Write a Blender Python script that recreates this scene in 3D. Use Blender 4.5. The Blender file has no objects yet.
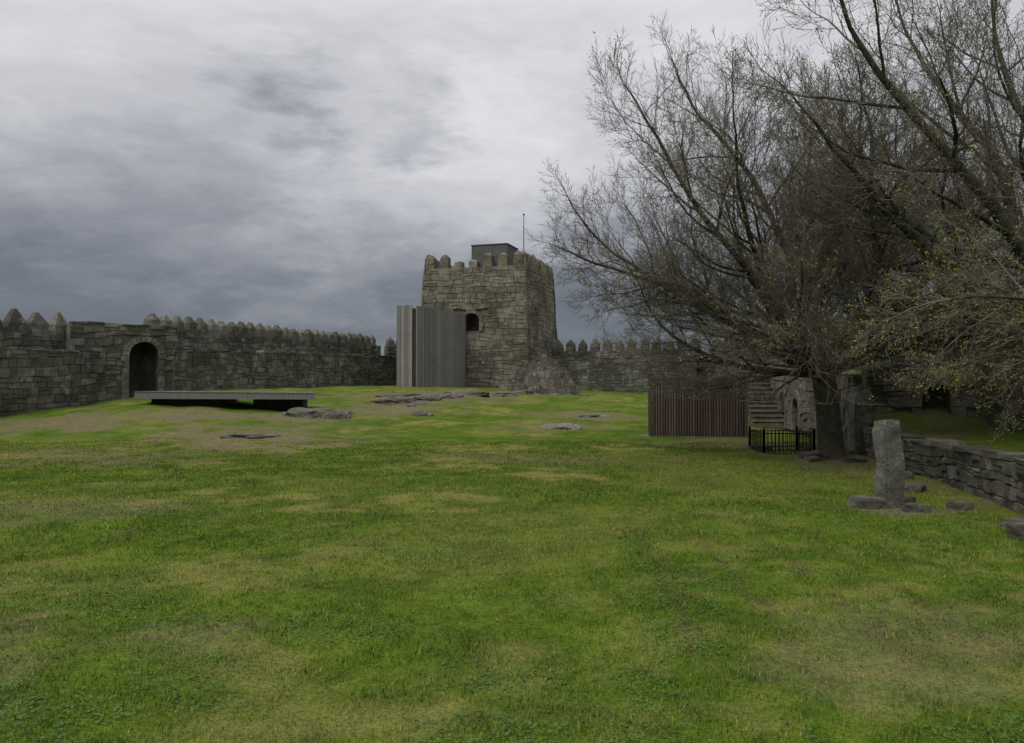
import bpy, bmesh, math, random
import numpy as np
from mathutils import Vector, noise
random.seed(7); rng=np.random.default_rng(7)
scene=bpy.context.scene
R=random.uniform

# ------------------------------------------------------------ node helpers
class NT:
    def __init__(s,nt): s.nt=nt; s.n=nt.nodes; s.l=nt.links
    def node(s,t,**k):
        x=s.n.new(t)
        for a,b in k.items(): setattr(x,a,b)
        return x
    def set(s,sock,v):
        if isinstance(v,bpy.types.NodeSocket): s.l.new(v,sock)
        else: sock.default_value=v
    def m(s,op,a,b=0.0,c=0.0,clamp=False):
        x=s.node('ShaderNodeMath',operation=op,use_clamp=clamp)
        s.set(x.inputs[0],a); s.set(x.inputs[1],b)
        return x.outputs[0]
    def vm(s,op,a,b=(0,0,0)):
        x=s.node('ShaderNodeVectorMath',operation=op)
        s.set(x.inputs[0],a)
        if op=='SCALE': s.set(x.inputs[3],b)
        else: s.set(x.inputs[1],b)
        return x.outputs['Value'] if op in('DOT_PRODUCT','LENGTH','DISTANCE') else x.outputs[0]
    def noise(s,vec,scale,detail=4,rough=.55,dist=0,out='Fac'):
        x=s.node('ShaderNodeTexNoise'); s.set(x.inputs['Vector'],vec)
        x.inputs['Scale'].default_value=scale; x.inputs['Detail'].default_value=detail
        x.inputs['Roughness'].default_value=rough; x.inputs['Distortion'].default_value=dist
        return x.outputs[out]
    def smooth(s,v,a,b,c=0.,d=1.):
        x=s.node('ShaderNodeMapRange',interpolation_type='SMOOTHSTEP')
        s.set(x.inputs[0],v); x.inputs[1].default_value=a; x.inputs[2].default_value=b
        x.inputs[3].default_value=c; x.inputs[4].default_value=d
        return x.outputs[0]
    def mix(s,f,a,b,mode='MIX'):
        x=s.node('ShaderNodeMix',data_type='RGBA',blend_type=mode)
        s.set(x.inputs[0],f)
        for so,v in((x.inputs[6],a),(x.inputs[7],b)):
            if isinstance(v,tuple) and len(v)==3: v=(*v,1)
            s.set(so,v)
        return x.outputs[2]
    def ramp(s,f,stops):
        x=s.node('ShaderNodeValToRGB'); s.set(x.inputs[0],f)
        e=x.color_ramp.elements
        while len(e)<len(stops): e.new(.5)
        for i,(p,c) in enumerate(stops): e[i].position=p; e[i].color=(*c,1)
        return x.outputs[0]
    def attr(s,name):
        x=s.node('ShaderNodeAttribute'); x.attribute_name=name; return x.outputs['Fac']
def newmat(name):
    m=bpy.data.materials.new(name); m.use_nodes=True
    t=NT(m.node_tree); b=m.node_tree.nodes['Principled BSDF']
    b.inputs['Specular IOR Level'].default_value=.25
    return m,t,b
def bump(t,b,h,strength,dist):
    x=t.node('ShaderNodeBump'); x.inputs['Strength'].default_value=strength; x.inputs['Distance'].default_value=dist
    t.set(x.inputs['Height'],h); t.l.new(x.outputs[0],b.inputs['Normal'])
def objco(t): return t.node('ShaderNodeTexCoord').outputs['Object']
def val(t): return t.attr('val')

def stone_mat(name,dark,mid,light,moss=.3,stain=.5,vw=.32):
    m,t,b=newmat(name); co=objco(t); v=val(t)
    n1=t.noise(co,.4,5,.65); n2=t.noise(co,2.6,7,.72); n3=t.noise(co,24,3,.75)
    f=t.m('ADD',t.m('MULTIPLY',v,vw),t.m('MULTIPLY',n2,1-vw))
    c=t.ramp(f,[(.28,dark),(.5,mid),(.72,light)])
    c=t.mix(t.smooth(n1,.43,.62,0,stain),c,tuple(x*.4 for x in dark))
    n4=t.noise(t.vm('ADD',co,(31,7,3)),1.1,7,.75)
    c=t.mix(t.smooth(n4,.5,.64,0,moss),c,(.072,.085,.03))
    c=t.mix(t.smooth(n4,.44,.34,0,.55),c,tuple(min(.42,x*1.25) for x in light))
    c=t.mix(t.smooth(n3,.5,.72,0,.55),c,(.035,.034,.03))
    t.l.new(c,b.inputs['Base Color']); b.inputs['Roughness'].default_value=.95
    bump(t,b,t.m('ADD',n2,t.m('MULTIPLY',n3,.5)),.8,.08)
    return m
M_wall=stone_mat('granite_wall_dark',(.066,.064,.053),(.132,.128,.104),(.25,.243,.205),.7,.55)
M_tower=stone_mat('granite_tower',(.09,.081,.062),(.178,.162,.126),(.285,.262,.208),.45,.55,.22)
M_rock=stone_mat('granite_rock',(.07,.062,.05),(.15,.138,.114),(.28,.26,.225),.6,.35)
M_moss=stone_mat('granite_mossy',(.06,.055,.042),(.12,.112,.09),(.24,.225,.19),.9,.5)
M_pillar=stone_mat('granite_pale',(.06,.057,.047),(.15,.145,.125),(.33,.32,.28),.8,.35,.15)

def wood_mat(name,c1,c2,c3,rough=.8):
    m,t,b=newmat(name); co=objco(t); v=val(t)
    mp=t.node('ShaderNodeMapping'); mp.inputs['Scale'].default_value=(9,9,.5); t.l.new(co,mp.inputs[0])
    n=t.noise(mp.outputs[0],2.2,5,.65); n2=t.noise(co,.7,3)
    f=t.m('ADD',t.m('MULTIPLY',v,.35),t.m('MULTIPLY',n,.65))
    c=t.ramp(f,[(.25,c1),(.5,c2),(.75,c3)])
    c=t.mix(t.smooth(n2,.45,.75,0,.4),c,c1)
    t.l.new(c,b.inputs['Base Color']); b.inputs['Roughness'].default_value=rough
    bump(t,b,n,.4,.01); return m
M_grey=wood_mat('weathered_grey_wood',(.125,.121,.112),(.185,.178,.165),(.25,.24,.222))
M_brown=wood_mat('brown_slat_wood',(.05,.036,.03),(.088,.064,.053),(.135,.1,.083))
M_deck=wood_mat('deck_grey',(.1,.098,.092),(.15,.147,.138),(.2,.197,.187))
m,t,b=newmat('black_iron'); b.inputs['Roughness'].default_value=.6
n=t.noise(objco(t),8); t.l.new(t.ramp(n,[(.3,(.012,.012,.013)),(.8,(.03,.024,.02))]),b.inputs['Base Color']); M_iron=m
m,t,b=newmat('grey_cladding'); n=t.noise(objco(t),2,5,.7); t.l.new(t.ramp(n,[(.3,(.07,.07,.068)),(.8,(.13,.127,.12))]),b.inputs['Base Color']); b.inputs['Roughness'].default_value=.7; M_clad=m
m,t,b=newmat('dark_timber'); n=t.noise(objco(t),4); t.l.new(t.ramp(n,[(.3,(.03,.028,.024)),(.8,(.07,.06,.045))]),b.inputs['Base Color']); M_dark=m
m,t,b=newmat('bark'); co=objco(t)
n=t.noise(co,5,5,.7); n2=t.noise(co,1.2,4,.6)
c=t.ramp(n,[(.25,(.022,.02,.017)),(.55,(.06,.054,.045)),(.85,(.14,.13,.11))])
c=t.mix(t.smooth(n2,.42,.62,0,.6),c,(.065,.07,.03))
t.l.new(c,b.inputs['Base Color']); b.inputs['Roughness'].default_value=.95; bump(t,b,n,.9,.05); M_bark=m
m,t,b=newmat('twig_bark'); n=t.noise(objco(t),1.5,2)
t.l.new(t.ramp(n,[(.3,(.092,.08,.063)),(.7,(.185,.165,.13))]),b.inputs['Base Color']); b.inputs['Roughness'].default_value=.9; M_twig=m
m,t,b=newmat('young_leaves'); n=t.noise(objco(t),3,2)
t.l.new(t.ramp(n,[(.3,(.13,.17,.025)),(.7,(.32,.32,.06))]),b.inputs['Base Color']); b.inputs['Roughness'].default_value=.6; M_leaf=m

# ------------------------------------------------------------ numpy noise
LAT=np.random.default_rng(3).random((256,256))
def vn(x,y):
    xi=np.floor(x).astype(int); yi=np.floor(y).astype(int); fx=x-xi; fy=y-yi
    fx=fx*fx*(3-2*fx); fy=fy*fy*(3-2*fy); g=lambda a,b: LAT[a%256,b%256]
    return (g(xi,yi)*(1-fx)+g(xi+1,yi)*fx)*(1-fy)+(g(xi,yi+1)*(1-fx)+g(xi+1,yi+1)*fx)*fy
def fbm(x,y,s,o=5,g=.55):
    t=0;a=1;n=0
    for i in range(o):
        t=t+a*vn(x*s+17.3*i,y*s+9.1*i); n+=a; a*=g; s*=2.07
    return t/n
def sst(v,a,b):
    t=np.clip((v-a)/(b-a),0,1); return t*t*(3-2*t)
# ------------------------------------------------------------ terrain
CP=[]
for y in(-6,0,6,12,18,24):
    for x in range(-36,20,6): CP.append((x,y,0 if x>-26 else .1))
CP+=[(-30,28,.3),(-20,28,.1),(-10,28,.15),(0,28,.08),(8,28,0),(14,28,0)]
CP+=[(-30,34,.5),(-22,34,.3),(-14,34,.55),(-8,34,.4),(-2,34,.3),(5,34,.15),(12,34,0)]
CP+=[(-22,39,.9),(-16,38.5,1.15),(-12,37.5,.75),(-8,38.5,.8),(-4,38,.65),(2,39,.4),(10,39,.15)]
CP+=[(-24,45,1.6),(-17,44,1.75),(-10,45,1.35),(-4,45,1.1),(3,45,.65),(12,45,.45),(18,45,.45)]
CP+=[(-22,53,1.9),(-13,53,1.75),(-6,53,1.55),(2,53,.9),(11,53,.8),(18,53,.8)]
CP+=[(-20,63,1.95),(-14,63,1.95),(-8,62,1.85),(-3,63,1.8),(3,62,1.15),(10,63,1.2),(18,63,1.15)]
CP+=[(-18,74,2),(-8,74,2),(0,74,2),(7,74,1.5),(16,74,1.4)]
CP=np.array(CP)
def H(x,y):
    x=np.atleast_1d(np.asarray(x,float)); y=np.atleast_1d(np.asarray(y,float))
    num=np.zeros_like(x); den=np.zeros_like(x)
    for cx,cy,cz in CP:
        d2=(x-cx)**2+(y-cy)**2
        w=np.exp(-d2/(2*2.9**2))+1e-4/(1+d2)
        num+=w*cz; den+=w
    z=num/den
    z=z+.035*np.sin(x*.9+y*.35)*np.sin(y*.7-x*.3)+.02*np.sin(x*2.1+1)*np.sin(y*1.7)
    near=np.clip(1-(np.abs(x)+np.abs(y))/300,0,1)
    z=z+(fbm(x,y,.8,3)-.5)*.2*near*np.clip((y-10)/25,.2,1)
    far=np.maximum(np.maximum(np.abs(x)-34,0),np.maximum(y-80,np.maximum(-14-y,0)))
    z=z-9*(1-np.exp(-far/35.))
    return z
def h(x,y): return float(H(x,y)[0])
SOIL=[(-9.3,28.0,3.2,3.4,1),(-12.3,34.6,5.5,2.0,1),(-18.6,33.5,5.5,3.4,.95),(-6.5,40,3.0,4,.95),(-6,46,4,4,.85),(-3,53,3.5,4,.75),(1.6,33.4,1.8,2.2,.75),(4,40,2.4,2.6,.9),
      (2.5,63,3.5,2.4,.9),(9.0,20.9,1.9,1.6,.85),(6.4,12.9,.9,.8,.9),(7.5,26,2.2,2.2,.5),(-1.5,50,3,3,.6),(-9.5,12.5,4,1.0,.45),(-4.3,5.6,1.6,.9,.6),(8.3,16,1,3,.6),(2.9,6.0,1.0,1.2,.4),(-12,22,4,2.2,.5),(0.5,21,3,1.8,.35)]
def masks(x,y):
    w=(fbm(x,y,.9,5,.6)-.5)*3.4
    soil=np.zeros_like(x)
    for cx,cy,rx,ry,a in SOIL:
        r=np.hypot((x-cx)/rx,(y-cy)/ry)+w
        soil=np.maximum(soil,a*(1-sst(r,.55,1.35)))
    nd=fbm(x+50,y*.8+20,.45,5,.66); n2=fbm(x+9,y+3,2.3,4,.65)
    dry=sst(nd,.48,.67)*(.2+.78*sst(n2,.42,.62))*(.65+.35*sst(y,8,16))
    dry=np.maximum(dry,sst(n2,.5,.64)*.5*sst(x,-.5,2)*(1-sst(y,8,13)))
    dry=np.maximum(dry,sst(fbm(x,y,.2,4),.47,.62)*.25)
    return np.clip(soil,0,1),np.clip(dry,0,1)

def axis(lo,hi,step,far,n):
    a=list(np.arange(lo,hi+1e-6,step)); g=np.geomspace(step*1.3,far,n)
    return np.array([lo-q for q in g[::-1]]+a+[hi+q for q in g])
xs=axis(-32,20,.2,3000,34); ya=np.arange(2,30,.16); 
ys=np.concatenate([axis(-4,1.9,.4,3000,30)[:44],ya,np.arange(30,80,.4)]); ys=np.unique(np.concatenate([ys[ys<30],np.arange(30,80,.4),80+np.geomspace(.5,3000,30)]))
XX,YY=np.meshgrid(xs,ys); fx,fy=XX.ravel(),YY.ravel(); ZZ=H(fx,fy)
nx,ny=len(xs),len(ys)
vs=np.stack([fx,fy,ZZ],1)
idx=np.arange(nx*ny).reshape(ny,nx)
fs=np.stack([idx[:-1,:-1].ravel(),idx[:-1,1:].ravel(),idx[1:,1:].ravel(),idx[1:,:-1].ravel()],1)
def npmesh(name,vs,fs,mat,attrs=None,smooth=False,parent=None):
    me=bpy.data.meshes.new(name); k=fs.shape[1]
    me.vertices.add(len(vs)); me.vertices.foreach_set('co',np.asarray(vs,np.float32).ravel())
    me.loops.add(fs.size); me.loops.foreach_set('vertex_index',fs.astype(np.int32).ravel())
    me.polygons.add(len(fs)); me.polygons.foreach_set('loop_start',np.arange(0,fs.size,k,dtype=np.int32))
    me.polygons.foreach_set('loop_total',np.full(len(fs),k,np.int32))
    if smooth: me.polygons.foreach_set('use_smooth',np.ones(len(fs),bool))
    me.update(calc_edges=True)
    for an,vals in (attrs or {}).items():
        a=me.attributes.new(an,'FLOAT','POINT'); a.data.foreach_set('value',np.asarray(vals,np.float32))
    me.materials.append(mat)
    o=bpy.data.objects.new(name,me); scene.collection.objects.link(o)
    if parent: o.parent=parent
    return o

def grass_color(t):
    co=objco(t)
    n1=t.noise(co,.9,4,.6); n2=t.noise(co,6,4,.7)
    g=t.m('ADD',t.m('MULTIPLY',n1,.5),t.m('MULTIPLY',n2,.5))
    c=t.ramp(g,[(.34,(.038,.075,.009)),(.5,(.088,.145,.014)),(.66,(.155,.213,.027))])
    c=t.mix(t.m('MULTIPLY',t.attr('dry'),.75),c,(.3,.255,.085))
    sep=t.node('ShaderNodeSeparateXYZ'); t.l.new(co,sep.inputs[0]); X,Y=sep.outputs[0],sep.outputs[1]
    wob=t.m('MULTIPLY',t.m('SUBTRACT',n1,.5),.55)
    st=t.smooth(t.m('SINE',t.m('MULTIPLY',t.m('ADD',t.m('ADD',X,wob),t.m('MULTIPLY',Y,-.07)),8.2)),.45,1)
    xm=t.m('MULTIPLY',t.smooth(X,.8,1.4),t.smooth(X,3.6,5.0,1,0)); ym=t.m('MULTIPLY',t.smooth(Y,8,15,1,0),t.smooth(Y,4.5,6.5))
    st=t.m('MULTIPLY',t.m('MULTIPLY',st,xm),t.m('MULTIPLY',ym,t.smooth(n2,.45,.6)))
    c=t.mix(t.m('MULTIPLY',st,.7),c,(.085,.065,.035))
    soil=t.ramp(n2,[(.32,(.12,.088,.052)),(.52,(.21,.168,.105)),(.68,(.2,.19,.09))])
    s2=t.m('MULTIPLY',t.attr('soil'),t.smooth(n2,.66,.48,.45,1))
    c=t.mix(s2,c,soil)
    return co,c,n2
m,t,b=newmat('lawn_ground'); co,c,n2=grass_color(t); n3=t.noise(co,34,2,.7)
c=t.mix(t.smooth(n3,.35,.62,.45,0),c,(.025,.033,.008))
t.l.new(c,b.inputs['Base Color']); b.inputs['Roughness'].default_value=1; b.inputs['Specular IOR Level'].default_value=.03
bump(t,b,t.m('ADD',t.m('MULTIPLY',n3,.6),n2),.7,.08); M_ground=m
m,t,b=newmat('grass_blades'); co,c,n2=grass_color(t); v=val(t)
c=t.mix(v,t.mix(1.0,c,(.8,.8,.8),'MULTIPLY'),t.mix(1.0,c,(1.5,1.4,1.45),'MULTIPLY'))
c=t.mix(t.smooth(v,.92,.93,0,.7),c,(.34,.3,.14))
t.l.new(c,b.inputs['Base Color']); b.inputs['Roughness'].default_value=.7; b.inputs['Specular IOR Level'].default_value=.1; M_blade=m
m,t,b=newmat('clover'); n=t.noise(objco(t),3,2); t.l.new(t.ramp(n,[(.3,(.038,.09,.018)),(.7,(.08,.15,.03))]),b.inputs['Base Color']); b.inputs['Roughness'].default_value=.7; M_clover=m

s_,d_=masks(fx,fy)
npmesh('ground',vs,fs,M_ground,{'soil':s_,'dry':d_},smooth=True)

TL=[(5.9,0),(6.9,7),(7.6,11.7),(9.2,18.2),(10.4,24),(11.6,30),(13.2,42),(14.4,56),(15,66)]
tlx=lambda y: np.interp(y,[p[1] for p in TL],[p[0] for p in TL])

# grass blades
N=460000
Yb=3.2+rng.random(N)**1.15*24; Xb=(rng.random(N)*2-1)*(.74*Yb+1.5)
k=(Xb<tlx(Yb)-.1); Xb,Yb=Xb[k],Yb[k]
cl=(fbm(Xb,Yb,3.0,4,.65)-.5)*5
so,dr=masks(Xb,Yb)
k=(cl+.6*rng.standard_normal(len(Xb))>-.9)&(rng.random(len(Xb))>so*.85)&(rng.random(len(Xb))>dr*.35)
Xb,Yb,cl,so,dr=Xb[k],Yb[k],cl[k],so[k],dr[k]
n=len(Xb); Zb=H(Xb,Yb)
hh=(.014+.018*rng.random(n)+.018*np.clip(cl,0,1.5))*(1+.015*Yb)*(1-.4*dr); tall=rng.random(n)>.985; hh[tall]*=1.9
w=.0022+.0004*Yb; a=rng.random(n)*6.283; dx,dy=np.cos(a)*w,np.sin(a)*w
la=rng.random(n)*6.283; ll=hh*rng.random(n)*.95
p0=np.stack([Xb-dx,Yb-dy,Zb-.004],1);p1=np.stack([Xb+dx,Yb+dy,Zb-.004],1);p2=np.stack([Xb+np.cos(la)*ll,Yb+np.sin(la)*ll,Zb+hh],1)
V=np.stack([p0,p1,p2],1).reshape(-1,3); F=np.arange(3*n).reshape(n,3)
npmesh('grass',V,F,M_blade,{'val':np.repeat(rng.random(n),3),'soil':np.repeat(so,3),'dry':np.repeat(dr,3)})
# clover / weeds
N=90000
Yc=3.4+rng.random(N)**1.3*13; Xc=(rng.random(N)*2-1)*(.72*Yc+1)
q=fbm(Xc+3,Yc+9,1.1,5,.62)+rng.normal(0,.02,N)
k=(q>.57)&(Xc<tlx(Yc)-.2); Xc,Yc=Xc[k],Yc[k]; n=len(Xc); Zc=H(Xc,Yc)+.01+.02*rng.random(n)
r=.005+.007*rng.random(n); a=rng.random(n)*6.28; P=[]
tx,ty=rng.standard_normal(n)*.35,rng.standard_normal(n)*.35
for j in range(5):
    ca,sa=np.cos(a+j*1.2566)*r,np.sin(a+j*1.2566)*r
    P.append(np.stack([Xc+ca,Yc+sa,Zc+ca*tx+sa*ty],1))
V=np.stack(P,1).reshape(-1,3); F=np.arange(5*n).reshape(n,5)
npmesh('clover_patches',V,F,M_clover)

# ------------------------------------------------------------ mesh builder
class MB:
    def __init__(s): s.v=[];s.f=[];s.a=[]
    def add(s,vs,fs,val):
        o=len(s.v); s.v+= [tuple(map(float,p)) for p in vs]; s.f+=[tuple(o+i for i in f) for f in fs]; s.a+=[val]*len(vs)
    def box(s,c,hx,hy,z0,z1,ang=0,val=.5,jit=0,top=1.0):
        ca,sa=math.cos(ang),math.sin(ang); vs=[]
        for z,sc in((z0,1),(z1,top)):
            for a,b in((-1,-1),(1,-1),(1,1),(-1,1)):
                x,y=a*hx*sc,b*hy*sc
                vs.append((c[0]+x*ca-y*sa+R(-jit,jit),c[1]+x*sa+y*ca+R(-jit,jit),z+R(-jit,jit)))
        s.add(vs,[(3,2,1,0),(4,5,6,7),(0,1,5,4),(1,2,6,5),(2,3,7,6),(3,0,4,7)],val)
    def merlon(s,c,hx,hy,z0,z1,z2,ang,val,tip=.1):
        ca,sa=math.cos(ang),math.sin(ang); vs=[]
        j=lambda: R(-.035,.035)
        zm_=z0+(z1-z0)*.5
        for z,sc in((z0,1.03),(zm_,1),(zm_,.97),(z1,.93)):
            for a,b in((-1,-1),(1,-1),(1,1),(-1,1)):
                x,y=a*hx*sc,b*hy*sc
                vs.append((c[0]+x*ca-y*sa+j(),c[1]+x*sa+y*ca+j(),z+j()*.5))
        sx=R(-.08,.08)
        for a,b in((-1,-1),(1,-1),(1,1),(-1,1)):
            x,y=a*hx*tip+sx,b*hy*.35
            vs.append((c[0]+x*ca-y*sa+j()*.5,c[1]+x*sa+y*ca+j()*.5,z2+j()))
        fs=[(3,2,1,0),(16,17,18,19)]
        for o in(0,4,8,12):
            fs+=[(o,o+1,o+5,o+4),(o+1,o+2,o+6,o+5),(o+2,o+3,o+7,o+6),(o+3,o,o+4,o+7)]
        s.add(vs,fs,val)
    def panel(s,pos,L,Hh,n,ch=.36,lo=.3,hi=.8,ops=(),pr=(.01,.07),g=.006):
        n=np.array(n,float); v=0; sd=R(0,100)
        def wob(u,v_):
            k=min(1,v_/.4,max(0,(Hh-v_))/.4)
            return v_+k*(.09*math.sin(u*.8+v_*1.7+sd)+.05*math.sin(u*2.3+v_*3.1+sd*2))
        while v<Hh-.08:
            c=min(ch*R(.65,1.4),Hh-v)
            if Hh-v-c<.15: c=Hh-v
            u=-R(0,.3)
            while u<L:
                l=R(lo,hi)*(.75+.5*random.random()); u0=max(u,0); u1=min(u+l,L); u+=l
                if u1-u0<.06: continue
                bad=False
                for (uc,w,v0,hs) in ops:
                    for uu in(u0,(u0+u1)/2,u1):
                        for vv in(v,v+c):
                            if (abs(uu-uc)<w/2+.2 and v0-.05<=vv<hs) or (vv>=hs and math.hypot(uu-uc,vv-hs)<w/2+.2): bad=True
                if bad: continue
                parts=[(v,v+c)]
                if c>ch*.9 and random.random()<.25: q=v+c*R(.4,.6); parts=[(v,q),(q,v+c)]
                for va,vb in parts:
                    e=R(*pr); bv=.022; J=lambda: R(-.018,.018)
                    if random.random()<.04: e=.0
                    back=[pos(a,wob(a,b))-n*.03 for a,b in((u0+g,va+g),(u1-g,va+g),(u1-g,vb-g),(u0+g,vb-g))]
                    fr=[pos(a,wob(a,b)) +n*(e+J()) for a,b in((u0+bv+J(),va+bv+J()),(u1-bv+J(),va+bv+J()),(u1-bv+J(),vb-bv+J()),(u0+bv+J(),vb-bv+J()))]
                    s.add(back+fr,[(4,5,6,7),(0,1,5,4),(1,2,6,5),(2,3,7,6),(3,0,4,7)],random.random())
            v+=c
    def arch(s,pos,n,uc,w,v0,hs,e=.09,t=.3):
        n=np.array(n,float); r=w/2
        def wedge(q):
            vs=[pos(a,b)-n*.3 for a,b in q]+[pos(a,b)+n*(e+R(-.02,.02)) for a,b in q]
            s.add(vs,[(4,5,6,7),(0,1,5,4),(1,2,6,5),(2,3,7,6),(3,0,4,7)],R(.3,.9))
        K=11
        for i in range(K):
            a0=math.pi*i/K+.012; a1=math.pi*(i+1)/K-.012; t2=t+R(-.04,.05)
            wedge([(uc+r*math.cos(a0),hs+r*math.sin(a0)),(uc+(r+t2)*math.cos(a0),hs+(r+t2)*math.sin(a0)),(uc+(r+t2)*math.cos(a1),hs+(r+t2)*math.sin(a1)),(uc+r*math.cos(a1),hs+r*math.sin(a1))])
        v=v0
        while v<hs-.05:
            c=min(R(.3,.42),hs-v)
            for sg in(-1,1):
                tt=t+R(-.06,.1)
                a,b2=sorted((uc+sg*r,uc+sg*(r+tt)))
                wedge([(a,v+.01),(b2,v+.01),(b2,v+c-.01),(a,v+c-.01)])
            v+=c
    def make(s,name,mat,parent=None,smooth=False):
        me=bpy.data.meshes.new(name); me.from_pydata(s.v,[],s.f); me.update()
        a=me.attributes.new('val','FLOAT','POINT'); a.data.foreach_set('value',np.array(s.a,np.float32))
        me.materials.append(mat)
        o=bpy.data.objects.new(name,me); scene.collection.objects.link(o)
        if parent: o.parent=parent
        return o
def empty(name):
    o=bpy.data.objects.new(name,None); scene.collection.objects.link(o); return o

def core(name,foot0,foot1,z0,z1,mat,parent,cuts=()):
    mb=MB(); vs=[(x,y,z) for (x,y),z in zip(foot0,z0)]+[(x,y,z) for (x,y),z in zip(foot1,z1)]
    mb.add(vs,[(3,2,1,0),(4,5,6,7),(0,1,5,4),(1,2,6,5),(2,3,7,6),(3,0,4,7)],.35)
    o=mb.make(name,mat,parent)
    bm=bmesh.new(); bm.from_mesh(o.data); bmesh.ops.recalc_face_normals(bm,faces=bm.faces); bm.to_mesh(o.data); bm.free()
    for (pos,n,uc,w,v0,hs,depth) in cuts:
        n=np.array(n,float)
        pts=[(uc-w/2,v0),(uc+w/2,v0)]+[(uc+w/2*math.cos(a),hs+w/2*math.sin(a)) for a in np.linspace(0,math.pi,13)]
        bm=bmesh.new()
        A=[bm.verts.new(pos(a,b)+n*.5) for a,b in pts]; B=[bm.verts.new(pos(a,b)-n*depth) for a,b in pts]
        bm.faces.new(A); bm.faces.new(B[::-1])
        for i in range(len(pts)):
            j=(i+1)%len(pts); bm.faces.new((A[j],A[i],B[i],B[j]))
        bmesh.ops.recalc_face_normals(bm,faces=bm.faces)
        me=bpy.data.meshes.new('cut'); bm.to_mesh(me); bm.free()
        c=bpy.data.objects.new('cut',me); scene.collection.objects.link(c)
        md=o.modifiers.new('b','BOOLEAN'); md.operation='DIFFERENCE'; md.solver='EXACT'; md.object=c
        dg=bpy.context.evaluated_depsgraph_get(); nm=bpy.data.meshes.new_from_object(o.evaluated_get(dg))
        o.modifiers.clear(); o.data=nm; bpy.data.objects.remove(c)
    return o

def wall(name,P0,P1,zb,zw,zp,zm,thick=2.2,par=.6,pitch=1.0,mw=.6,mat=None,ch=.34,merl=True,ops=(),lo=.3,hi=.8,side=1,body=.6,tip=.12):
    mat=mat or M_wall
    P0=np.array(P0,float);P1=np.array(P1,float); d=P1-P0; L=float(np.hypot(*d)); d/=L
    n=np.array((d[1],-d[0]))*side; n3=np.array((n[0],n[1],0)); e=empty(name)
    L0=lambda z,u: z[0]+(z[1]-z[0])*u/L
    Hh=(zw[0]+zw[1]-zb[0]-zb[1])/2
    def pos(u,v):
        p=P0+d*u; b=L0(zb,u); tz=L0(zw,u); return np.array((p[0],p[1],b+(tz-b)*v/Hh))
    q=[P0,P1,P1-n*thick,P0-n*thick]
    cuts=[(pos,n3,uc,w,v0,hs,dep) for (uc,w,v0,hs,dep) in ops]
    core('core',q,q,(zb[0]-.6,zb[1]-.6,zb[1]-.6,zb[0]-.6),(zw[0],zw[1],zw[1],zw[0]),mat,e,cuts)
    mb=MB(); mb.panel(pos,L,Hh,n3,ch=ch,ops=[(a,b,c,dd) for a,b,c,dd,_ in ops],lo=lo,hi=hi)
    for (uc,w,v0,hs,dep) in ops: mb.arch(pos,n3,uc,w,v0,hs)
    u=0
    while u<L-.2:
        l=min(R(.4,1.0),L-u); p=P0+d*(u+l/2)-n*.22; z=L0(zw,u+l/2)
        if random.random()<.9: mb.box(p,l/2-.01,.27,z-.01,z+R(.02,.13),math.atan2(d[1],d[0]),random.random(),.025)
        u+=l
    if zp is not None:
        Q0=P0-n*(thick-par); Q1=P1-n*(thick-par); hp=(zp[0]+zp[1]-zw[0]-zw[1])/2
        def pos2(u,v):
            p=Q0+d*u; b=L0(zw,u); tz=L0(zp,u); return np.array((p[0],p[1],b+(tz-b)*v/hp))
        q=[Q0,Q1,Q1-n*par,Q0-n*par]; q=[np.array(a) for a in q]
        core('parapet_core',q,q,(zw[0]-.2,zw[1]-.2,zw[1]-.2,zw[0]-.2),(zp[0],zp[1],zp[1],zp[0]),mat,e)
        mb.panel(pos2,L,hp,n3,ch=ch,lo=lo,hi=hi)
        if merl:
            u=pitch*.45
            while u<L-pitch*.3:
                p=Q0+d*u-n*par/2; z=L0(zp,u); z2=L0(zm,u); sh=R(.88,1.08)
                mb.merlon(p,mw/2*sh,par/2+.01,z-.05,z+(z2-z)*body,z2+R(-.1,.06),math.atan2(d[1],d[0]),random.random(),tip); u+=pitch*R(.95,1.05)
    mb.make('stones',mat,e); return e

wall('castle_wall',(-29.5,22),(-21.1,41),(0.0,1.05),(3.4,3.7),(4.35,4.6),(5.6,5.8),thick=2.6,pitch=1.2,mw=1.0,par=.6,body=.42,tip=.14)
wall('castle_gate',(-22.4,40.02),(-18.3,43.2),(.8,1.7),(5.15,5.15),None,None,thick=2.2,ops=[(3.47,1.45,.0,2.3,1.7)],ch=.3)
wall('castle_wall',(-18.4,43.0),(-10.2,70),(1.6,1.9),(3.95,4.5),(5.1,5.5),(5.98,6.4),thick=2.2,pitch=1.02,mw=.66)
wall('castle_wall',(-10.3,69.6),(-6.5,72.5),(1.8,1.9),(4.5,4.5),(5.5,5.5),(6.3,6.3),thick=2.0,pitch=1.0)
wall('castle_wall',(3.2,71.5),(15.6,66.5),(1.2,1.0),(4.0,4.0),(5.1,5.1),(6.15,6.15),thick=2.0,pitch=1.12,mw=.74)
OW=[(15.8,67.5),(16.5,46),(14.9,30),(12.9,19.5),(11.6,9),(10.8,-2)]
oz=[(1.0,4.0,4.9,5.8),(2.8,4.1,4.9,5.8),(2.2,3.9,4.5,5.4),(.8,3.1,3.6,4.4),(.8,2.8,3.3,4.0),(.8,2.8,3.3,4.0)]
for i in range(5):
    a,b_=oz[i],oz[i+1]
    wall('castle_wall',OW[i],OW[i+1],(a[0],b_[0]),(a[1],b_[1]),(a[2],b_[2]),(a[3],b_[3]),thick=1.8,pitch=1.1,mw=.68,mat=M_tower if i>1 else M_wall)
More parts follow.
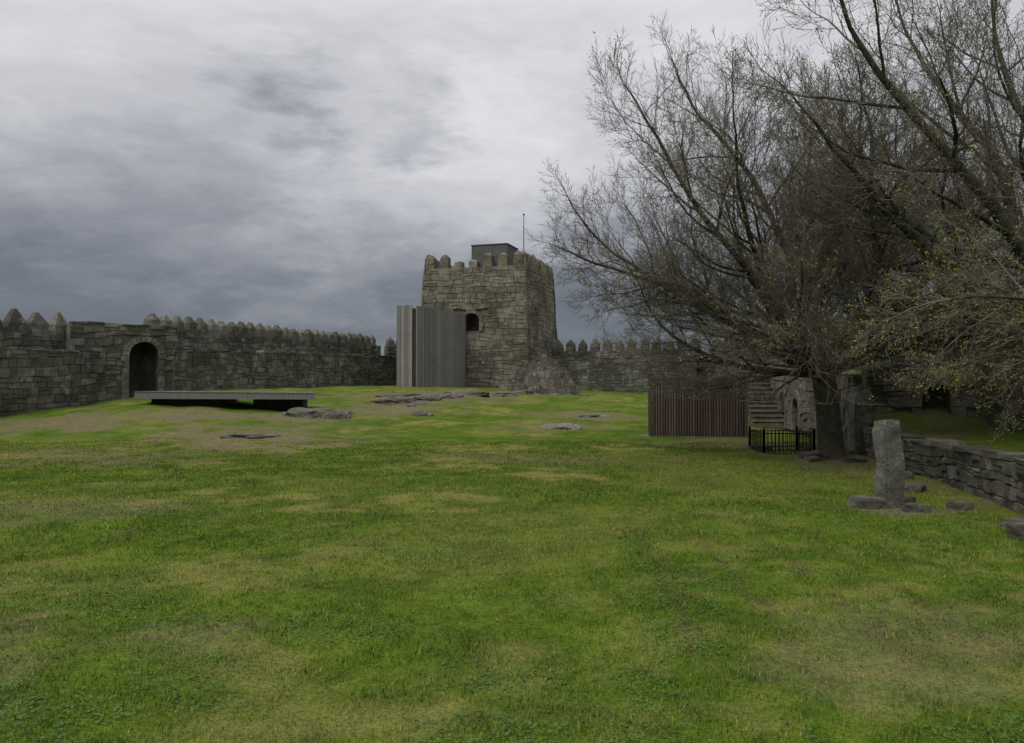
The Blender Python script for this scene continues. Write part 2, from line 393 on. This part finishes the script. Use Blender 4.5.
wall('terrace_wall',TL[4],TL[1],(0,-.05),(.66,.82),None,None,thick=.7,mat=M_moss,ch=.17,lo=.16,hi=.45)
wall('terrace_wall',TL[1],TL[0],(-.05,-.05),(.82,.82),None,None,thick=.7,mat=M_moss,ch=.17,lo=.16,hi=.45)
wall('retaining_wall',TL[6],TL[4],(.2,0),(3.0,2.2),None,None,thick=.8,mat=M_tower,ch=.3,ops=[(6.6,1.3,0,.9,.6),(9.6,1.2,0,.8,.6)])
wall('retaining_wall',TL[7],TL[6],(.7,.2),(3.6,3.0),None,None,thick=.8,mat=M_tower,ch=.3)
tv=[];tf=[]
yy=np.arange(-2,68,.5)
for i,y in enumerate(yy):
    z=float(np.interp(y,[0,22,25.5,42,56,68],[.74,.62,2.1,2.85,3.45,3.4])); x0=float(tlx(y))+.3
    x1=float(np.interp(y,[p[1] for p in OW[::-1]],[p[0] for p in OW[::-1]]))+.4
    for j in range(9):
        tv.append((x0+(x1-x0)*j/8,y,z+R(-.04,.04)+.02*j))
for i in range(len(yy)-1):
    for j in range(8): a=i*9+j; tf.append((a,a+1,a+10,a+9))
tv=np.array(tv); s_,d_=masks(tv[:,0],tv[:,1])
npmesh('terrace_lawn',tv,np.array(tf),M_ground,{'soil':np.clip(s_+1.1*fbm(tv[:,0],tv[:,1],1.3)*sst(tv[:,1],18,24),0,1),'dry':d_*.4},smooth=True)
wall('cross_wall',(10.5,23.4),(13.6,22.9),(.6,.6),(2.5,2.7),None,None,thick=.6,mat=M_tower,ch=.28,ops=[(1.9,.8,0,1.0,.5)])
mb=MB(); d=np.array((TL[6][0]-TL[5][0],TL[6][1]-TL[5][1])); d/=np.hypot(*d); ang=math.atan2(d[1],d[0])
base=np.array(TL[6])+np.array((-d[1],d[0]))*.75
for i in range(13):
    p=base+d*(i*.42-6.6); zz=.2+.21*(i+1)
    mb.box(p,.213,.68,-.2,zz-.06,ang,R(0,.35),.012); mb.box(p-d*.03,.235,.72,zz-.06,zz,ang,R(.8,1),.008)  # dark risers, pale treads: light on the step tops painted into the stone tone
mb.make('stone_steps',M_tower)

# ------------------------------------------------------------ tower
tw=empty('castle_tower')
A=np.array((1.1,66.0)); u_=np.array((-.95,.312)); u_/=np.hypot(*u_); v_=np.array((-u_[1],u_[0]))*-1
S=9.4; zb,zt=.9,12.1; HT=zt-zb; BT=.6
Cn=[A,A+u_*S,A+u_*S+v_*S,A+v_*S]; cen=sum(Cn)/4
def tf_(i):
    a=Cn[i]; b_=Cn[(i+1)%4]; d=(b_-a)/S; n=np.array((d[1],-d[0]));
    if np.dot(n,a-cen)<0: n=-n
    def pos(u,v):
        k=1-v/HT; off=BT*k**1.3 + .05*math.sin(u*.9+v*.7+i)*math.sin(v*.8+i*2)
        x=u/S*2-1
        rc=.16*max(0,(abs(x)-.93)/.07)**2
        p=a+d*u+d*x*off+n*(off-rc)
        return np.array((p[0],p[1],zb+v))
    return pos,n,d
posF,nF,dF=tf_(0)
op=(4.75,1.4,5.7,6.55)
nf3=np.array((nF[0],nF[1],0))
lv=[0,3.5,7.5,HT]
for i in range(3):
    def ring(v):
        out=[]
        for j in range(4):
            r=(Cn[j]-cen); r/=np.hypot(*r); out.append(Cn[j]+r*(BT*(max(0,1-v/HT))**1.3*1.414-.2))
        return out
    q0,q1=ring(lv[i]),ring(lv[i+1])
    cuts=[]
    if i==1: cuts=[(posF,nf3,op[0],op[1],op[2],op[3],1.5)]
    core('tower_core',q0,q1,[zb+lv[i]]*4,[zb+lv[i+1]]*4,M_tower,tw,cuts)
mb=MB()
for i in range(4):
    pos,n,d=tf_(i); n3=(n[0],n[1],0)
    mb.panel(pos,S,HT,n3,ch=.38,lo=.4,hi=1.0,ops=[op] if i==0 else (),pr=(-.0,.05))
    k=7; pt=S/k
    for j in range(k):
        uu=pt*(j+.5); p=Cn[i]+d*uu-n*.36
        zz=12.75 if (i==0 and j in(3,4)) else 13.35
        mb.merlon(p,.38,.32,zt-.06,zt+(zz-zt)*.75,zz+R(-.15,.1),math.atan2(d[1],d[0]),random.random(),.4)
mb.arch(posF,nf3,op[0],op[1],op[2],op[3],e=.08,t=.32)
mb.make('ashlar_and_merlons',M_tower,tw)
mb=MB(); mb.box((-1.5,69.2),1.62,1.5,11.9,14.05,math.atan2(u_[1],u_[0])); mb.make('roof_access_box',M_clad,tw)
mb=MB(); mb.box((-1.5,69.2),1.68,1.56,14.05,14.13,math.atan2(u_[1],u_[0])); mb.make('roof_access_lid',M_clad,tw)
mb=MB(); mb.box((1.05,70),.045,.045,12,17.1,0,.5,0,.6); mb.box((1.05,70),.09,.09,17.1,17.2); mb.make('flagpole',M_iron,tw)
mb=MB(); cx,cy=2.75,65.7
for i in range(640):
    r=2.6*math.sqrt(random.random()); a=R(0,6.283); x=cx+r*math.cos(a)*1.0; y=cy+r*math.sin(a)
    zz=h(x,y)+max(0,(1-(r/2.7)**1.7))*3.0*R(.9,1.05)
    s=R(.16,.4); mb.box((x,y),s,s*R(.6,1),zz-s*1.8,zz+s*.3,a,random.random()*.7+.1,.07,R(.6,.95))
mb.make('rubble_mound',M_rock)

# ------------------------------------------------------------ weathered timber stair enclosure
e=empty('timber_stair_enclosure')
c0=np.array((-7.3,60.0)); c1=np.array((-3.95,67.0)); w0=np.array((-8.85,60.7)); 
mb=MB()
def planks(mb,a,b_,z0,z1,pw,th=.05,gap=.012,jz=0):
    a=np.array(a,float);b_=np.array(b_,float)
    d=b_-a; L=np.hypot(*d); d=d/L; k=int(L/pw); pw=L/k; ang=math.atan2(d[1],d[0])
    for i in range(k):
        p=a+d*(i+.5)*pw; n=np.array((d[1],-d[0])); p=p+n*R(-.012,.012)
        mb.box(p,pw/2-gap,th/2,z0,z1+R(-jz,jz),ang,random.random(),.003)
planks(mb,c0,c1,1.2,8.05,.22)
planks(mb,w0,c0+np.array((-.28,.12)),1.2,8.1,.3)
w1=w0+(c1-c0)*.93
planks(mb,w0,w1,1.2,8.05,.3)
mb.make('planks',M_grey,e)
q=[c0+(-.1,.14),c1+(-.1,0),w1+(.1,.1),w0+(.1,.1)]
core('frame',q,q,[1.2]*4,[7.85]*4,M_dark,e)

# ------------------------------------------------------------ slatted enclosure
e=empty('slatted_timber_enclosure')
sa=-math.radians(9.5); sd=np.array((math.cos(sa),math.sin(sa))); sn=np.array((-sd[1],sd[0])); s0=np.array((5.25,30.1)); zg=h(7,30)
SW,SD=3.55,2.6
K=[s0,s0+sd*SW,s0+sd*SW+sn*SD,s0+sn*SD]
mb=MB()
for i in range(4): planks(mb,K[i],K[(i+1)%4],zg+.03,zg+2.33,.098,.045,.02,.004)
for c in K: mb.box(c,.05,.05,zg,zg+2.36,sa,.2)
mb.make('slats',M_brown,e)
mb=MB(); cc=s0+sd*SW/2+sn*SD/2
for z in(.25,1.2,2.15):
    mb.box(s0+sd*SW/2+sn*.06,SW/2-.1,.03,zg+z,zg+z+.09,sa); mb.box(s0+sd*SW/2+sn*(SD-.06),SW/2-.1,.03,zg+z,zg+z+.09,sa)
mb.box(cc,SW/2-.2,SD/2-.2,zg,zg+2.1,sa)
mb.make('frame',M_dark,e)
mb=MB(); mb.box(cc-sd*.35,SW/2+.45,SD/2+.2,zg-.1,zg+.04,sa,.6); mb.make('plinth',M_rock,e)

# ------------------------------------------------------------ deck
e=empty('walkway_deck')
D=[(-18.3,38.3),(-9.25,37.1),(-9.9,39.6),(-18.0,41.8)]
q=[np.array(a) for a in D]; core('slab',q,q,[1.33,1.32,1.32,1.33],[1.66,1.6,1.6,1.66],M_deck,e)
mb=MB(); k=40
for i in range(k):
    a=q[0]+(q[1]-q[0])*(i+.5)/k; b_=q[3]+(q[2]-q[3])*(i+.5)/k; c=(a+b_)/2; d=b_-a
    mb.box(c,np.hypot(*d)/2+.03,.1,1.665-.06*i/k,1.70-.06*i/k,math.atan2(d[1],d[0]),random.random(),.003)
mb.make('boards',M_deck,e)
mb=MB(); mb.box((-16,39.9),1.8,.9,.4,1.33,-.13); mb.box((-11.6,39.6),1.3,.3,.3,1.32,-.13); mb.make('supports',M_dark,e)

# ------------------------------------------------------------ rocks
def rock(name,x,y,sx,sy,sz,ang=0,mat=None,seed=0,val_=.5,sub=4,sink=.36):
    bm=bmesh.new(); bmesh.ops.create_icosphere(bm,subdivisions=sub,radius=1)
    of=Vector((seed*7.3+x,seed*3.1+y,seed)); 
    for v in bm.verts:
        p=v.co.copy(); k=1+.42*noise.noise(p*1.2+of)+.22*noise.noise(p*2.7+of)+.1*noise.noise(p*6+of)
        q=p*k; q.z=q.z if q.z<.6 else .6+(q.z-.6)*.55
        v.co=Vector((q.x*sx,q.y*sy,q.z*sz))
    me=bpy.data.meshes.new(name); bm.to_mesh(me); bm.free()
    a=me.attributes.new('val','FLOAT','POINT'); a.data.foreach_set('value',np.full(len(me.vertices),val_,np.float32))
    me.materials.append(mat or M_rock)
    o=bpy.data.objects.new(name,me); scene.collection.objects.link(o)
    o.location=(x,y,h(x,y)-sz*sink); o.rotation_euler=(R(-.08,.08),R(-.08,.08),ang); return o
RK=[(-8.7,36.0,1.5,1.0,.8,.4),(-7.8,34.9,.7,.5,.65,.1),(-9.8,37.0,.9,.9,.5,.5),(-5.7,43,1.6,1.2,.5,.4),
    (-4.3,37,.6,.45,.45,.15),(-6.3,47,1.9,1.3,.55,.4),(-3.2,53,1.5,1.2,.55,.4),(-1.2,57,1.4,1.0,.5,.45),
    (1.75,33.3,1.05,.8,.36,.7),(4.1,40.5,.9,.5,.26,.5),(-9.4,28.6,.9,.7,.24,.3),(0.7,61,1.2,1.0,.5,.4),(-4.0,48,1.3,.9,.45,.4)]
for i in range(7): RK.append((R(-8,-3),R(40,56),R(.2,.4),R(.15,.35),R(.18,.28),R(.2,.5)))
for i in range(8): RK.append((R(0,6),R(59,64),R(.2,.5),R(.2,.4),R(.2,.4),R(.2,.5)))
for i,(x,y,sx,sy,sz,vv) in enumerate(RK):
    rock('rock_outcrop',x,y,sx,sy,sz,R(-.4,.4) if i<13 else R(0,3),seed=i,val_=vv,sub=4 if i<13 else 3)

def hewn(name,x,y,hx,hy,z0,z1,ang,mat,lean=(0,0),seed=1,val_=.5,amp=1.0,cuts=5):
    bm=bmesh.new(); bmesh.ops.create_cube(bm,size=2); bmesh.ops.bevel(bm,geom=list(bm.edges),offset=.16,segments=2,affect='EDGES')
    bmesh.ops.subdivide_edges(bm,edges=list(bm.edges),cuts=cuts,use_grid_fill=True)
    hz=(z1-z0)/2
    for v in bm.verts:
        p=v.co; q=Vector((p.x*hx,p.y*hy,p.z*hz))
        s=Vector((seed*5.1,seed*2.3,0)); nn=noise.noise_vector(q*2.2+s)*.09+noise.noise_vector(q*6+s)*.04+noise.noise_vector(q*17+s)*.015
        q+=nn*min(1,max(hx,hy)*2.8)*amp; q.x+=lean[0]*(p.z+1); q.y+=lean[1]*(p.z+1); v.co=q
    me=bpy.data.meshes.new(name); bm.to_mesh(me); bm.free()
    a=me.attributes.new('val','FLOAT','POINT'); a.data.foreach_set('value',np.full(len(me.vertices),val_,np.float32))
    me.materials.append(mat); o=bpy.data.objects.new(name,me); scene.collection.objects.link(o)
    o.location=(x,y,(z0+z1)/2); o.rotation_euler=(0,0,ang); return o
hewn('standing_stone',6.3,13.2,.17,.15,-.15,1.42,.25,M_pillar,(-.02,0),2,.45,1.0,9)
hewn('stone_pillar',10.1,23.0,.27,.25,-.1,1.95,.2,M_pillar,(0,0),3,.9,.7,7)
for i,(x,y,hx,hy,z,a) in enumerate([(5.85,13.0,.26,.18,.16,.2),(6.35,12.45,.22,.12,.11,.05),(6.72,13.5,.16,.12,.12,.8),(8.15,21.4,.35,.22,.16,.1),(7.95,20.9,.25,.14,.1,.5),(8.95,20.7,.3,.16,.12,.2),
      (7.65,15.0,.24,.16,.14,.9),(6.75,10.3,.18,.24,.2,.2),(7.1,11.1,.18,.16,.12,.4),(8.3,16.8,.26,.16,.14,1.2),(7.6,24.2,.3,.2,.12,.3),(7.3,12.9,.17,.13,.12,.2)]):
    hewn('stone_block',x,y,hx,hy,h(x,y)-.08,h(x,y)+z,a,M_moss,(0,0),10+i,R(.2,.6))

mb=MB(); rx0,rx1,ry0,ry1=7.3,8.75,22.9,24.3
def rail(a,b_):
    a=np.array(a);b_=np.array(b_);d=b_-a;L=np.hypot(*d);k=int(L/.11);ang=math.atan2(d[1],d[0]);c=(a+b_)/2
    for z in(.1,.58): mb.box(c,L/2,.014,z,z+.03,ang)
    for i in range(k+1):
        p=a+d*i/k; mb.box(p,.009,.009,0,.66)
    for p in(a,b_): mb.box(p,.025,.025,-.05,.74)
rail((rx0,ry0),(rx1,ry0));rail((rx1,ry0),(rx1,ry1));rail((rx1,ry1),(rx0,ry1));rail((rx0,ry1),(rx0,ry0))
mb.make('iron_railing',M_iron)

# ------------------------------------------------------------ trees
def unit(v): return v/ (np.linalg.norm(v)+1e-9)
class Tree:
    def __init__(s,seed,zmin=1.6): s.r=np.random.default_rng(seed); s.tv=[];s.tf=[];s.nt=0;s.wv=[];s.wf=[];s.nw=0;s.tips=[];s.low=[];s.zmin=zmin
    def tube(s,pts,rad,k,thick):
        pts=np.array(pts);n=len(pts)
        d=np.gradient(pts,axis=0); d/=np.linalg.norm(d,axis=1)[:,None]+1e-9
        ref=np.array((.31,.17,.93)) if abs(d[0][2])<.9 else np.array((1.,.1,0))
        a=np.cross(d,ref); a/=np.linalg.norm(a,axis=1)[:,None]; b=np.cross(d,a)
        th=np.arange(k)*2*np.pi/k; rr=np.array(rad)[:,None,None]
        V=(pts[:,None,:]+rr*(a[:,None,:]*np.cos(th)[None,:,None]+b[:,None,:]*np.sin(th)[None,:,None])).reshape(-1,3)
        i=np.arange(n-1)[:,None]*k; j=np.arange(k)[None,:]; j2=(j+1)%k
        F=np.stack([i+j,i+j2,i+k+j2,i+k+j],-1).reshape(-1,4)
        if thick: s.tv.append(V);s.tf.append(F+s.nt);s.nt+=len(V)
        else: s.wv.append(V);s.wf.append(F+s.nw);s.nw+=len(V)
    def grow(s,p,d,r,L,lev,maxlev,spec,droop=0.0):
        ns,wig,trop,nch,rat,(a0,a1)=spec[lev]
        p=np.array(p,float); d=unit(np.array(d,float)); pts=[p]; rad=[r]; dirs=[d]
        r1=r*(.33 if lev<maxlev else .5)
        for i in range(ns):
            d=unit(d+s.r.normal(0,wig,3)+np.array((0,0,trop-droop))); p=p+d*L/ns
            if p[2]<s.zmin: p[2]=s.zmin; d=unit(d+np.array((0,0,.4)))
            pts.append(p);dirs.append(d);rad.append(r+(r1-r)*(i+1)/ns)
        s.tube(pts,rad,10 if r>.12 else (6 if r>.03 else 3),r>.03)
        if lev>=maxlev: (s.low if droop>0 else s.tips).append(p); return
        az=s.r.random()*6.28
        nn=max(2,int(nch*s.r.uniform(.8,1.25)))
        for c in range(nn):
            t=.15+.85*(c+s.r.random())/nn
            t=min(t,.999); i=int(t*ns); f=t*ns-i
            q=pts[i]*(1-f)+pts[i+1]*f; dd=dirs[i+1]; rr=rad[i]*(1-f)+rad[i+1]*f
            az+=2.4+s.r.normal(0,.35); an=s.r.uniform(a0,a1)
            x=unit(np.cross(dd,np.array((.2,.3,.9)))); y=np.cross(dd,x)
            nd=dd*math.cos(an)+(x*math.cos(az)+y*math.sin(az))*math.sin(an)
            s.grow(q,nd,max(rr*.5,.0052),L*rat*(1.12-.5*t)*s.r.uniform(.75,1.2),lev+1,maxlev,spec,droop)
        s.grow(pts[-1],dirs[-1],max(r1,.0052),L*rat*.7,lev+1,maxlev,spec,droop)
    def make(s,name,leaf=.25,lsize=.03):
        e=empty(name)
        a=npmesh('trunk_and_limbs',np.concatenate(s.tv),np.concatenate(s.tf),M_bark,smooth=True,parent=e)
        b=npmesh('twigs',np.concatenate(s.wv),np.concatenate(s.wf),M_twig,parent=e)
        T=np.array(s.tips,float).reshape(-1,3); k=s.r.random(len(T)); T=T[k<leaf]
        if s.low: T=np.concatenate([T,np.array(s.low)[::2]])
        T=np.repeat(T,4,0); T=T+s.r.normal(0,.05,T.shape); n=len(T)
        x=s.r.normal(size=(n,3)); x/=np.linalg.norm(x,axis=1)[:,None]; y=np.cross(x,s.r.normal(size=(n,3))); y/=np.linalg.norm(y,axis=1)[:,None]
        z=lsize*s.r.uniform(.5,1.2,(n,1))
        V=np.stack([T-x*z,T+y*z*.4,T+x*z,T-y*z*.4],1).reshape(-1,3)
        c=npmesh('young_leaves',V,np.arange(4*n).reshape(n,4),M_leaf,parent=e)
        return e,[a,b,c]
SPEC=[(5,.05,.0,0,1,(0,0)),
      (10,.11,.03,13,.48,(.5,1.05)),
      (7,.12,.05,8,.55,(.4,.95)),
      (5,.14,.06,6,.56,(.4,.95)),
      (4,.15,.06,5,.62,(.35,.9)),
      (3,.16,.05,0,.6,(.4,.9))]
SPEC2=[SPEC[0],(10,.11,.03,11,.48,(.5,1.05)),(7,.12,.05,8,.55,(.4,.95)),(5,.14,.06,6,.55,(.4,.95)),SPEC[4],SPEC[5]]
SPARSE=[SPEC[0],(9,.1,.02,7,.5,(.4,.9)),(7,.12,.0,5,.55,(.4,.9)),(5,.14,.0,5,.6,(.4,.9)),(4,.15,.0,3,.62,(.35,.9)),SPEC[5]]
def trunk(T,p,top,r0,r1):
    p=np.array(p,float);top=np.array(top,float);n=9;pts=[];rad=[]
    for i in range(n+1):
        t=i/n; q=p+(top-p)*t+np.array((math.sin(t*4)*.05,math.sin(t*3)*.05,0)); fl=.45*math.exp(-t*8)
        pts.append(q);rad.append(r0+(r1-r0)*t+fl*r0)
    T.tube(pts,rad,16,True)
T=Tree(11); x0,y0=8.7,21.6; trunk(T,(x0,y0,-.25),(x0-.15,y0,2.4),.34,.3)
for d,r,L in [((-1,-.15,.42),.13,6.2),((-1,.5,.75),.14,6.8),((-.8,-.7,.9),.13,6.4),((-.75,.1,1.1),.15,7.2),((-.4,.3,1.3),.16,7.7),((.1,-.5,1.1),.13,6.4),((.5,.6,.9),.13,5.6),((.75,-.45,.75),.12,5.2),((-1,.1,.12),.1,5.2),((1,.1,.4),.11,4.6),((-.15,.9,.9),.12,5.6),((-.9,-.5,.35),.1,5.0)]:
    T.grow((x0-.15+d[0]*.1,y0+d[1]*.1,R(2.0,2.42)),d,r,L,1,5,SPEC)
T.grow((x0,y0,2.3),(.8,-.7,.25),.08,4.2,1,5,SPARSE,.03)
T.make('bare_tree',.08,.03)
T=Tree(23,1.2); trunk(T,(0,0,-.3),(.1,0,2.9),.33,.27)
for d,r,L in [((-.8,-.3,1.1),.16,7),((-.3,.5,1.5),.17,7.2),((.5,-.5,1.3),.15,6.8),((.7,.5,1.0),.14,6.4),((-1,.25,.5),.13,6),((-.5,-1,.6),.12,5.6),((.3,-.2,1.6),.16,7),((-.9,.7,.25),.1,4.8)]:
    T.grow((.1,0,R(2.3,2.9)),d,r,L,1,5,SPEC2)
e,parts=T.make('bare_tree',.12,.032); e.location=(11.3,16.6,.75); e.rotation_euler=(0,0,.2)
def copy_tree(loc,rot,sc):
    e2=empty('bare_tree'); e2.location=loc; e2.rotation_euler=(0,0,rot); e2.scale=(sc,)*3
    for p in parts:
        o=bpy.data.objects.new(p.name,p.data); scene.collection.objects.link(o); o.parent=e2
copy_tree((13.0,26.5,2.0),2.1,.85)
copy_tree((14.2,38,2.6),4.0,.8)
T=Tree(5,1.0); trunk(T,(10.9,13.0,.5),(10.8,13.0,2.6),.16,.13)
for d,r,L in [((-1,.1,.5),.06,3.6),((-.9,.5,.7),.06,3.4),((-.8,-.5,.7),.055,3.0),((-.5,.9,.9),.055,3.2),((.3,.2,1.2),.06,2.8),((-1,.35,.15),.05,2.8)]:
    T.grow((10.8,13.0,R(1.9,2.6)),d,r,L,1,5,SPARSE,.03)
T.make('budding_tree',.3,.025)

# ------------------------------------------------------------ world
w=bpy.data.worlds.new('World'); scene.world=w; w.use_nodes=True
t=NT(w.node_tree); t.n.clear()
SE,SR=math.radians(50),math.radians(215)
sky=t.node('ShaderNodeTexSky',sky_type='NISHITA'); sky.sun_disc=False; sky.sun_elevation=SE; sky.sun_rotation=SR
b1=t.node('ShaderNodeBackground'); t.l.new(sky.outputs[0],b1.inputs[0]); b1.inputs[1].default_value=.08
D=t.vm('NORMALIZE',t.node('ShaderNodeTexCoord').outputs['Generated'])
s=t.node('ShaderNodeSeparateXYZ'); t.l.new(D,s.inputs[0]); zc=t.m('MAXIMUM',s.outputs[2],0.0)
den=t.m('ADD',zc,.5); cmb=t.node('ShaderNodeCombineXYZ'); t.set(cmb.inputs[0],t.m('DIVIDE',s.outputs[0],den)); t.set(cmb.inputs[1],t.m('DIVIDE',s.outputs[1],den)); t.set(cmb.inputs[2],t.m('MULTIPLY',zc,3.2))
P=cmb.outputs[0]
wv=t.vm('SUBTRACT',t.noise(P,2.2,4,.55,0,'Color'),(.5,.5,.5))
P2=t.vm('ADD',P,t.vm('SCALE',wv,.4))
n1=t.noise(P2,1.9,6,.55); n2=t.noise(t.vm('ADD',P2,(7.7,3.1,0)),4.6,8,.6)
DW=t.vm('ADD',D,t.vm('ADD',t.vm('SCALE',wv,.2),t.vm('SCALE',t.vm('SUBTRACT',t.noise(P,9,5,.65,0,'Color'),(.5,.5,.5)),.16)))
base=t.node('ShaderNodeFloatCurve'); t.set(base.inputs['Value'],zc)
cu=base.mapping.curves[0]; cu.points[0].location=(0,.24); cu.points[1].location=(1,1)
for p in((.07,.285),(.17,.42),(.27,.58),(.36,.69),(.55,.9)): cu.points.new(*p)
base.mapping.update()
v=base.outputs[0]
def blob(px,py,w_,amp,inner=0):
    global v
    d=Vector(((px-512)/790,1,(385-py)/790)).normalized()
    r=t.vm('DISTANCE',DW,tuple(d))
    v=t.m('ADD',v,t.smooth(r,inner,w_,amp,0))
blob(460,160,.2,.2); blob(540,210,.14,.1); blob(340,215,.13,.13)
blob(60,30,.3,.11); blob(700,40,.3,.07); blob(600,140,.2,.04)
blob(100,290,.26,-.07); blob(570,320,.2,-.08); blob(285,95,.08,-.16); blob(405,130,.08,-.2); blob(120,150,.16,-.04)
v=t.m('ADD',v,t.m('MULTIPLY',t.m('SUBTRACT',n1,.5),.32)); v=t.m('ADD',v,t.m('MULTIPLY',t.m('SUBTRACT',n2,.5),.4))
c=t.ramp(v,[(.1,(.1,.116,.145)),(.28,(.165,.183,.22)),(.45,(.31,.322,.362)),(.62,(.5,.51,.545)),(.8,(.7,.7,.73)),(.92,(.82,.82,.84)),(1,(1.2,1.2,1.22))])
b2=t.node('ShaderNodeBackground'); t.l.new(c,b2.inputs[0]); b2.inputs[1].default_value=1.0
mx=t.node('ShaderNodeMixShader'); mx.inputs[0].default_value=.94; t.l.new(b1.outputs[0],mx.inputs[1]); t.l.new(b2.outputs[0],mx.inputs[2])
o=t.node('ShaderNodeOutputWorld'); t.l.new(mx.outputs[0],o.inputs[0])
sl=bpy.data.lights.new('sun','SUN'); sl.energy=1.5; sl.angle=math.radians(25); sl.color=(1,.97,.92)
so=bpy.data.objects.new('sun',sl); scene.collection.objects.link(so)
dirv=Vector((math.sin(SR)*math.cos(SE),math.cos(SR)*math.cos(SE),math.sin(SE)))
so.rotation_euler=dirv.to_track_quat('Z','Y').to_euler()
cd=bpy.data.cameras.new('camera'); cd.sensor_width=36; cd.lens=790/1024*36; cd.clip_end=10000; cd.clip_start=.1
co=bpy.data.objects.new('camera',cd); scene.collection.objects.link(co); co.location=(0,0,2.0)
co.rotation_euler=(math.radians(90)+math.atan(13.5/790),0,0); scene.camera=co
scene.view_settings.view_transform='Standard'; scene.view_settings.look='None'; scene.view_settings.exposure=0
